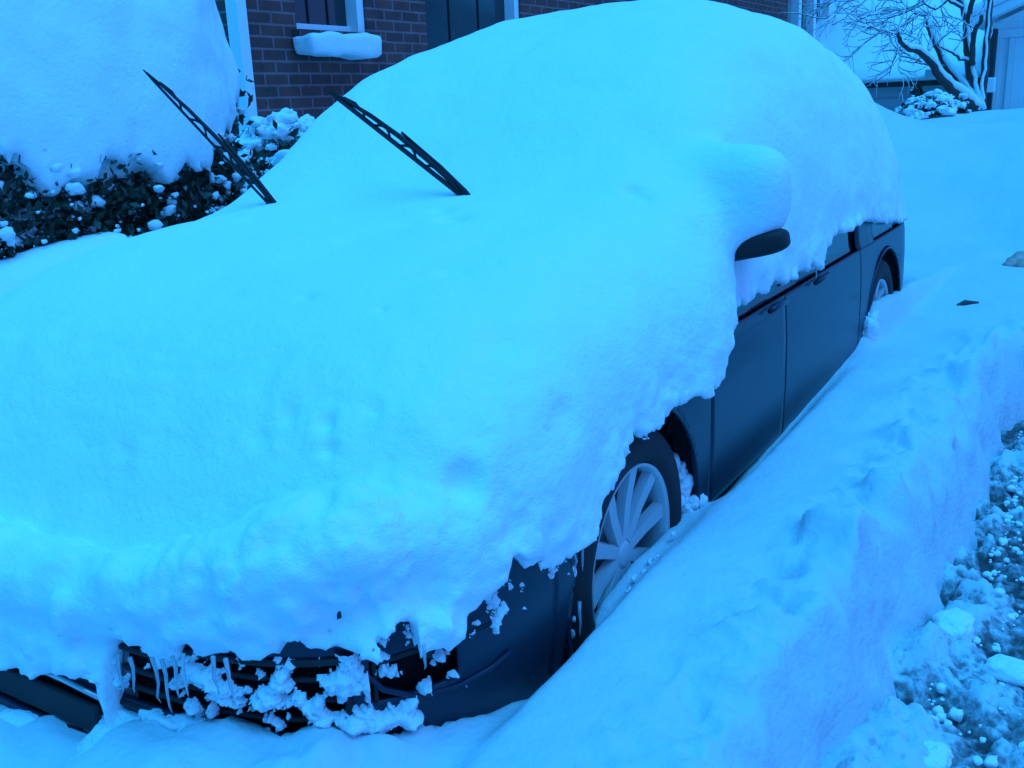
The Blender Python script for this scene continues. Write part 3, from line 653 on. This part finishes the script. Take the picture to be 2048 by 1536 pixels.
# ------------------------------------------------------------------ brick house behind
house = thing('brick_house', 'dark red brick house wall with white corner board and snow on its sill', 'house', (2.8, 4, 0))
HX1 = 14.4
def win_x(px): return at(px, 40, 1, 4.0).x
w1a, w1b = win_x(592), win_x(733); w2a, w2b = win_x(852), win_x(1042)
z1 = at(650, 62, 1, 4.0).z; z2 = at(950, 20, 1, 4.0).z-.55
mb = MB(); zt_ = 5.2
mb.box(2.85, w1a, 4.0, 4.25, -.2, zt_); mb.box(w1a, w1b, 4.0, 4.25, -.2, z1); mb.box(w1a, w1b, 4.0, 4.25, z1+1.3, zt_)
mb.box(w1b, w2a, 4.0, 4.25, -.2, zt_); mb.box(w2a, w2b, 4.0, 4.25, -.2, z2); mb.box(w2a, w2b, 4.0, 4.25, z2+1.9, zt_); mb.box(w2b, HX1, 4.0, 4.25, -.2, zt_)
mb.box(2.85, 2.85+.25, 4.251, 11, -.2, zt_)
mb.build('wall', BRICK, house)
MB().box(2.765, 2.849, 3.96, 4.06, -.2, zt_).build('corner_board', WHITEP, house, bevel=.006)
def window(a, b, zb, zt2, mull):
    f = MB(); f.box(a, a+.05, 4.09, 4.16, zb, zt2); f.box(b-.075, b-.001, 4.02, 4.16, zb, zt2); f.box(a+.05, b-.075, 4.09, 4.16, zb, zb+.05); f.box(a+.05, b-.075, 4.09, 4.16, zt2-.06, zt2)
    f.box(a+.05, b-.075, 4.10, 4.15, (zb+zt2)/2-.025, (zb+zt2)/2+.025)
    fr = f.build('window', WHITEP, house, bevel=.003)
    for k in range(mull):
        x = a+.05+(b-.125-a)*(k+1)/(mull+1); q = MB().box(x-.006, x+.006, 4.115, 4.14, zb+.05, zt2-.06).build('glazing_bar', BLACK); adopt(q, house)
    gl = MB().box(a+.05, b-.075, 4.125, 4.13, zb+.05, zt2-.06).build('pane', WINDOW); adopt(gl, house)
    bk = MB().box(a, b, 4.26, 4.3, zb-.1, zt2+.1).build('dark_backing', LINER); adopt(bk, house)  # near-black sheet closing the opening behind the pane
window(w1a, w1b, z1, z1+1.3, 2); window(w2a, w2b, z2, z2+1.9, 2)
MB().box(w1a-.05, w1b+.12, 3.93, 3.999, z1-.09, z1-.003).build('sill', BRICK, house)
MB().box(2.6, 17.3, 3.4, 4.5, 5.2, 5.35).build('eaves', WHITEP, house)
MB().box(2.6, 17.3, 3.4, 9, 5.35, 5.6).build('roof', DARKW, house)
# enclosed porch with white posts at the far end
porch = [at(p, 25, 1, 4.0).x for p in (1597, 1627, 1657)]
for x in porch: MB().box(x-.08, x+.08, 3.97, 4.1, 0, 5.19).build('porch_post', WHITEP, house, bevel=.005)
MB().box(HX1+.001, porch[-1], 4.15, 4.2, 0, 5.19).build('porch_glass', WINDOW, house)
MB().box(HX1+.001, porch[-1], 4.0, 4.12, 0, 2.0).build('porch_panel', DARKW, house)
# snow slab on the sill
def snow_box(x0, x1, y0, y1, z0, z1, seed, label, h=.02, rd=.03, amp=.022, name='snow_slab'):
    xs = spaced(x0-.1, x1+.1, lambda v: h); ys = spaced(y0-.1, y1+.1, lambda v: h); zs = spaced(z0-.1, z1+.12, lambda v: h)
    X, Y, Z = np.meshgrid(xs, ys, zs, indexing='ij')
    cx, cy, cz = (x0+x1)/2, (y0+y1)/2, (z0+z1)/2
    q = [np.abs(X-cx)-(x1-x0)/2+rd, np.abs(Y-cy)-(y1-y0)/2+rd, np.abs(Z-cz)-(z1-z0)/2+rd]
    f = np.sqrt(sum(np.maximum(k, 0)**2 for k in q))+np.minimum(np.maximum(np.maximum(q[0], q[1]), q[2]), 0)-rd+amp*fbm(X, Y, Z, .25, 4, seed)
    V, Q = surface_nets(f, xs, ys, zs); o = npmesh(name, V, Q, SNOW); return tag(o, label, 'snow')
sl = [at(612, 90, 1, 3.85).x, at(752, 90, 1, 3.85).x]
snow_box(sl[0], sl[1], 3.78, 4.0, at(680, 112, 1, 3.8).z, at(680, 68, 1, 3.85).z, 3, 'thick slab of snow lying on the brick window sill')

# ------------------------------------------------------------------ leaf cards
def leaves(centres, size, seed, name, mt=LEAF):
    r = np.random.RandomState(seed); n = len(centres); V = np.zeros((n*4, 3)); 
    a = r.randn(n, 3); a /= np.linalg.norm(a, axis=1)[:, None]; b = np.cross(a, r.randn(n, 3)); b /= np.linalg.norm(b, axis=1)[:, None]
    s = size*(.6+.8*r.rand(n))[:, None]; c = np.array(centres)
    V[0::4] = c-a*s; V[1::4] = c+b*s*.5; V[2::4] = c+a*s; V[3::4] = c-b*s*.5
    return npmesh(name, V, np.arange(n*4).reshape(-1, 4), mt, False)
# big snow-laden hedge on the left
def bush_f(x, y, z):
    cx, cy, cz = .15, 3.0, 1.0
    z_ = np.where(z > cz, (z-cz)/1.75, (z-cz)/1.3)
    d = (np.abs((x-cx)/1.37)**2.3+np.abs((y-cy)/.86)**2.3+np.abs(z_)**2.3)**(1/2.3)
    return (d-1)*.9
hedge = thing('snowy_hedge', 'tall rounded evergreen hedge capped with a huge drift of snow at the left', 'hedge', (.1, 3.0, 0))
hx = spaced(-1.5, 1.8, lambda v: .026); hy = spaced(1.9, 4.1, lambda v: .026 if v < 3.2 else .06); hz = spaced(.6, 3.0, lambda v: .026)
X, Y, Z = np.meshgrid(hx, hy, hz, indexing='ij')
f = bush_f(X, Y, Z)
lowz = np.interp(X, [-1.5, .1, .5, .8, 1.0, 1.25, 1.4, 1.6], [1.22, 1.20, 1.13, 1.12, 1.17, 1.36, 1.5, 1.8])
nn = fbm(X, Y, Z*.45, .13, 4, 61, .6)
f = f+.035*fbm(X, Y, Z, .5, 3, 60)+.012*nn
f = smax(f, lowz-Z+.11*nn, .05); f = smax(f, -.05-bush_f(X, Y, Z)-.14, .02)
V, Q = surface_nets(f, hx, hy, hz); o = npmesh('snow_cap', V, Q, SNOW); adopt(o, hedge)
cs = []
for i in range(240000):
    v = rs.randn(3); v /= np.linalg.norm(v); 
    if v[1] > .5: continue
    sc = (np.sum(np.abs(v)**2.3))**(-1/2.3); z = 1.0+v[2]*sc*(1.75 if v[2] > 0 else 1.3); x = .15+v[0]*sc*1.32*.97; y = 3.0+v[1]*sc*.86*.97
    k = .78+.23*rs.rand(); x = .15+(x-.15)*k; y = 3+(y-3)*k
    lz = np.interp(x, [-1.5, .1, .5, .8, 1.0, 1.25, 1.4, 1.6], [1.22, 1.20, 1.13, 1.12, 1.17, 1.36, 1.6, 1.9])
    if z < .55 or z > lz+.14 or (z > lz-.02 and rs.rand() < .6): continue
    cs.append((x, y, z))
print('hedge leaves', len(cs))
for i in range(1300):
    z = 1.05+.50*rs.rand()**1.5; hw = 1.37*(1-(abs(z-1)/1.75)**2.3)**(1/2.3); cs.append((.15+hw-.13+.075*rs.rand()-.10*(z-1.1), 2.95+.2*rs.randn(), z))
cs = np.array(cs); cs = cs[(cs[:, 0] < 1.50) & (cs[:, 2] < 1.75)]; cn = vnoise(cs[:, 0]*9, cs[:, 1]*9, cs[:, 2]*9); cs = cs[cn > -.42]
adopt(leaves(cs, .021, 5, 'foliage'), hedge)
V = []; Fs = []
cl = cs[rs.choice(len(cs), 2300)]
for i, c_ in enumerate(cl):
    r = .005+.017*rs.rand()**3; v, f_ = lump(c_[0], c_[1]-.04, c_[2], r, (1.5, .9, 1.0), i, 2, .5); b = len(V); V += list(v); Fs += [[b+q for q in k] for k in f_]
o = pmesh('snow_clumps', V, Fs, SNOWR); o['kind'] = 'stuff'; adopt(o, hedge)
MB().tube([(.1, 3, -.1), (.12, 3.02, .8), (.1, 3, 1.6)], [.1, .08, .04], 10).build('trunk', BARK, hedge, True)
def small_bush(loc, rad, h, seed, label, nleaf=900, lf=.03, name='snowy_shrub', ncl=170):
    b_ = thing(name, label, 'shrub', loc); r = np.random.RandomState(seed); cs = []
    for i in range(nleaf):
        v = r.randn(3); v /= np.linalg.norm(v); k = r.rand()**.4; cs.append((loc[0]+v[0]*rad*k, loc[1]+v[1]*rad*k, loc[2]+h*.5+v[2]*h*.5*k))
    adopt(leaves(cs, lf, seed, 'foliage'), b_)
    V = []; Fs = []
    for i in range(ncl):
        a = r.rand()*6.283; k = r.rand()**.5; z = loc[2]+h*(.5+.5*math.sqrt(max(0, 1-k*k)))*(.85+.3*r.rand()); rr = rad*(.05+.14*r.rand()**2)
        v, f_ = lump(loc[0]+math.cos(a)*k*rad, loc[1]+math.sin(a)*k*rad, z-.25*h*r.rand(), rr, (1.2, 1.1, .8), i+seed, 3, .6); b = len(V); V += list(v); Fs += [[b+q for q in kk] for kk in f_]
    o = pmesh('snow_clumps', V, Fs, SNOW); adopt(o, b_)
    st = MB()
    for i in range(5):
        a = i*1.26; st.tube([(loc[0], loc[1], loc[2]-.3), (loc[0]+rad*.5*math.cos(a), loc[1]+rad*.5*math.sin(a), loc[2]+h*.7)], [.02, .008], 6)
    st.build('stem', BARK, b_, True); return b_
p = at(560, 270, 1, 3.5); small_bush((p.x, p.y, p.z-.42), .3, .5, 71, 'low evergreen shrub under snow against the brick wall beyond the windscreen')
p = at(1885, 222, 0, 10.6); small_bush((p.x, p.y, p.z-.2), .28, .38, 72, 'snow-covered shrub heaped at the foot of the bare tree', 1500, .03, ncl=110)
p = at(1850, 222, 0, 10.2); small_bush((p.x, p.y, p.z-.2), .3, .36, 73, 'low mound of a shrub under snow left of the bare tree', 500, .03, ncl=70)
p = at(1835, 185, 0, 10.4); o = small_bush((p.x, p.y, p.z-.08), .07, .16, 74, 'tiny leafy sprig poking up before the pale shed wall', 26, .06, ncl=2)

# ------------------------------------------------------------------ shed with snowy roof, garage, tree
XE = 15.0
eL = at(1640, 150, 0, XE); eR = at(1965, 150, 0, XE)
ze = eR.z-.02; y0, y1 = eR.y-.3, at(1600, 150, 0, XE).y+.2
shed = thing('low_shed', 'long pale shed with a broad snow-covered roof and dark eaves behind the bare tree', 'shed', (XE, (y0+y1)/2, 0))
MB().box(XE+.12, XE+.3, y0, y1, 0, ze-.02).build('wall', SIDING, shed)
for k in range(4): MB().box(XE+.105, XE+.119, y0, y1, ze-.12-.16*(k+1), ze-.105-.16*(k+1)).build('siding_board', SIDING, shed)
rz_ = at(1690, 8, 0, XE+2.4)
MB().box(XE-.02, XE+.05, y0-.1, y1+.1, ze-.10, ze+.0).build('eaves', DARKW, shed)
ztop = rz_.z
nx_, ny_ = 60, 120
P = []
for i in range(nx_+1):
    t = i/nx_; x = XE-.06+2.5*t; row = []
    for j in range(ny_+1):
        y = y0-.1+(y1-y0+.2)*j/ny_; edge = min(1, t*14)**.5
        row.append((x, y, ze+.02+(ztop-ze-.02)*t**.92+.10*edge-.04+.02*float(vnoise(np.array(x*1.5), np.array(y*1.5), np.array(3.)))))
    P.append(row)
P = [[(XE-.05, q[1], ze-.01) for q in P[0]]]+P
o = MB().grid(P).build('roof_snow', SNOW, shed, True)
MB().box(XE+2.46, XE+2.6, y0-.1, y1+.1, .3, ztop-.01).build('back_wall', DARKW, shed)
MB().box(XE-.09, XE-.02, at(1873, 150, 0, XE).y, at(1852, 150, 0, XE).y, at(1860, 153, 0, XE).z, at(1860, 139, 0, XE).z).build('gutter_box', SIDING, shed)
# garage on the right
XG = 13.0
gc = at(1990, 60, 0, XG); gz = at(2000, 45, 0, XG).z
gar = thing('white_garage', 'white garage with overhanging gable roof and panel door at the right', 'garage', (XG, gc.y-2, 0))
yl, yr = gc.y, gc.y-4.6; ym = (yl+yr)/2; pk = gz+ (yl-ym)*.42
MB().box(XG, XG+.2, yr, yl, 0, gz).build('wall', WHITEP, gar)
mb = MB(); mb.v = [(XG, yr, gz+.001), (XG, yl, gz+.001), (XG, ym, pk), (XG+.2, yr, gz+.001), (XG+.2, yl, gz+.001), (XG+.2, ym, pk)]; mb.f = [[0, 1, 2], [5, 4, 3], [0, 3, 4, 1], [1, 4, 5, 2], [2, 5, 3, 0]]; mb.build('gable', WHITEP, gar)
MB().box(XG+.2, XG+5, yl-.2, yl-.001, 0, gz).build('side_wall', WHITEP, gar)
for sg in (1, -1):
    mb = MB(); n_ = Vector((0, sg*.387, .922)); a0 = Vector((XG-.35, ym, pk+.06)); a1 = Vector((XG-.35, ym+sg*(yl-ym+.25), gz+.06-.105)); t_ = n_*.10
    q = [a0, a1, a1+t_, a0+t_]; mb.v = [tuple(k) for k in q]+[tuple(k+Vector((5.4, 0, 0))) for k in q]; mb.f = [[0, 1, 2, 3], [7, 6, 5, 4], [0, 4, 5, 1], [1, 5, 6, 2], [2, 6, 7, 3], [3, 7, 4, 0]]
    mb.build('roof_board', WHITEP, gar)
    t2 = n_*.24; q = [a0+t_*1.03+Vector((-.03, 0, 0)), a1+t_*1.03+Vector((-.03, 0, 0)), a1+t2+Vector((-.0, 0, 0)), a0+t2]
    mb = MB(); mb.v = [tuple(k) for k in q]+[tuple(k+Vector((5.4, 0, 0))) for k in q]; mb.f = [[0, 1, 2, 3], [7, 6, 5, 4], [0, 4, 5, 1], [1, 5, 6, 2], [2, 6, 7, 3], [3, 7, 4, 0]]
    mb.build('roof_snow', SNOW, gar, bevel=.05)
dy = at(2030, 100, 0, XG).y; dzt = at(2030, 75, 0, XG).z
dr = MB().box(XG-.02, XG-.001, dy-2.6, dy, .3, dzt).build('garage_door', WHITEP, gar, bevel=.004)
MB().box(XG-.05, XG-.001, dy-2.7, yl-.02, dzt+.003, dzt+.10).build('door_lintel', WHITEP, gar, bevel=.004)
MB().box(XG-.04, XG-.001, dy+.003, dy+.07, .3, dzt).build('door_frame', WHITEP, gar, bevel=.004)
MB().box(XG-.03, XG-.001, yl-.1, yl+.0, 0, gz-.001).build('corner_board', WHITEP, gar, bevel=.004)
a, b = at(1990, 140, 0, XG-.3), at(1971, 140, 0, XG-.3)
o = MB().box(XG-.35, XG-.2, a.y+.01, b.y, .2, at(1980, 58, 0, XG-.3).z).build('gap_block', DARKW, bevel=.01); tag(o, 'added dark upright block in the gap between the bare tree and the white garage', 'block')  # dark block added for the dark gap beside the garage, not a real post
a = at(1983, 165, 0, XG-.5); o = MB().box(XG-.62, XG-.45, a.y-.05, a.y+.06, a.z-.12, a.z+.06).build('meter_box', WHITEP, bevel=.015); tag(o, 'small pale box with snow on top fixed to the dark block', 'box')

tree = thing('bare_tree', 'bare multi-stemmed tree with snow along its twisting branches beside the garage', 'tree', tuple(at(1950, 225, 0, 11.5)))
def limb(pts, r0_, r1_, dx=0, name='branch'):
    n = len(pts); P = [at(px, py, 0, 11.5+dx*i/(n-1)) for i, (px, py) in enumerate(pts)]
    # refine
    Pq = []
    for i in range(n-1):
        for k in range(4): Pq.append(P[i].lerp(P[i+1], k/4)+Vector([random.uniform(-.008, .008) for _ in range(3)]))
    Pq.append(P[-1]); rr = np.linspace(r0_, r1_, len(Pq))
    o = MB().tube(Pq, rr, 9).build(name, BARK, tree, True)
    # snow lies on the upper side where the branch leans
    sp = []; sr = []
    for i, q in enumerate(Pq):
        t = (Pq[min(i+1, len(Pq)-1)]-Pq[max(i-1, 0)]).normalized(); lean = 1-abs(t.z)**3; upv = (Vector((0, 0, 1))-t*t.z); upv.normalize()
        sp.append(q+upv*(rr[i]*.85)+Vector((-rr[i]*.45, 0, 0))); sr.append(max(.003, rr[i]*.95*(.35+.65*lean)))
    so = MB().tube(sp, sr, 8).build('branch_snow', SNOW, None, True); adopt(so, tree)
    return Pq, rr
stems = [([(1955, 222), (1935, 200), (1905, 178), (1885, 158), (1862, 125), (1840, 103), (1817, 97), (1800, 82), (1797, 66)], .075, .018, -.8),
         ([(1955, 215), (1928, 175), (1900, 142), (1884, 112), (1868, 80), (1858, 55), (1852, 30), (1828, 25)], .06, .02, .6),
         ([(1958, 222), (1948, 180), (1940, 135), (1936, 90), (1934, 40), (1925, 10), (1905, -25)], .07, .035, .3),
         ([(1945, 130), (1944, 90), (1950, 60), (1962, 40), (1964, 30)], .035, .018, -.4),
         ([(1962, 222), (1966, 170), (1972, 110), (1978, 50), (1980, -30)], .055, .03, .2),
         ([(1934, 45), (1945, 5), (1960, -30)], .035, .02, -.4),
         ([(1942, 122), (1920, 118), (1905, 106), (1888, 98), (1875, 88)], .022, .008, -.3),
         ([(1872, 130), (1850, 128), (1830, 118), (1800, 112), (1798, 100)], .014, .006, -.3),
         ([(1856, 128), (1830, 126), (1800, 122)], .010, .004, -.5),
         ([(1886, 112), (1880, 85), (1878, 55)], .010, .005, .4),
         ([(1925, 15), (1895, 0), (1870, 20), (1850, 8)], .02, .008, -.6)]
nodes = []
for s_ in stems:
    P_, r_ = limb(s_[0], s_[1], s_[2], s_[3])
    nodes += [(P_[-1], .009), (P_[len(P_)//2], .007)]
random.seed(21)
tw = MB(); ts = MB()
def twig(p, d, r, n, depth):
    P = [p]; 
    for i in range(n):
        d = (d+Vector((random.uniform(-.25, .25), random.uniform(-.4, .4), random.uniform(-.36, .36)))).normalized(); p = p+d*random.uniform(.05, .09); P.append(p)
        if depth and random.random() < .55: twig(p, (d+Vector((random.uniform(-.5, .5), random.uniform(-1, 1), random.uniform(-.8, .8)))).normalized(), r*.7, n-2, depth-1)
    tw.tube(P, list(np.linspace(r, r*.45, len(P))), 5)
    ts.tube([q+Vector((-.001, 0, r*1.1)) for q in P], list(np.linspace(r*1.2, r*.6, len(P))), 5)
for sx, sy in ((1797, 66), (1800, 80), (1828, 25), (1840, 28), (1852, 30), (1815, 95), (1850, 8), (1870, 10), (1780, -10), (1760, -15), (1740, -10), (1700, -15), (1820, -15), (1720, -10), (1790, 20), (1860, -10), (1890, -15), (1770, 50)):
    for _ in range(1):
        q = at(sx, sy, 0, 11.4+random.uniform(-.5, .5)); twig(q, Vector((random.uniform(-.3, .3), random.uniform(.1, 1), random.uniform(-.55, .3))), .0075, 7, 2)
for n_, r_ in nodes: twig(n_, Vector((0, random.uniform(-.4, .8), .7)), r_, 5, 1)
o = tw.build('twigs', BARK, tree, True); o['kind'] = 'stuff'
o = ts.build('twig_snow', SNOW, tree, True); o['kind'] = 'stuff'
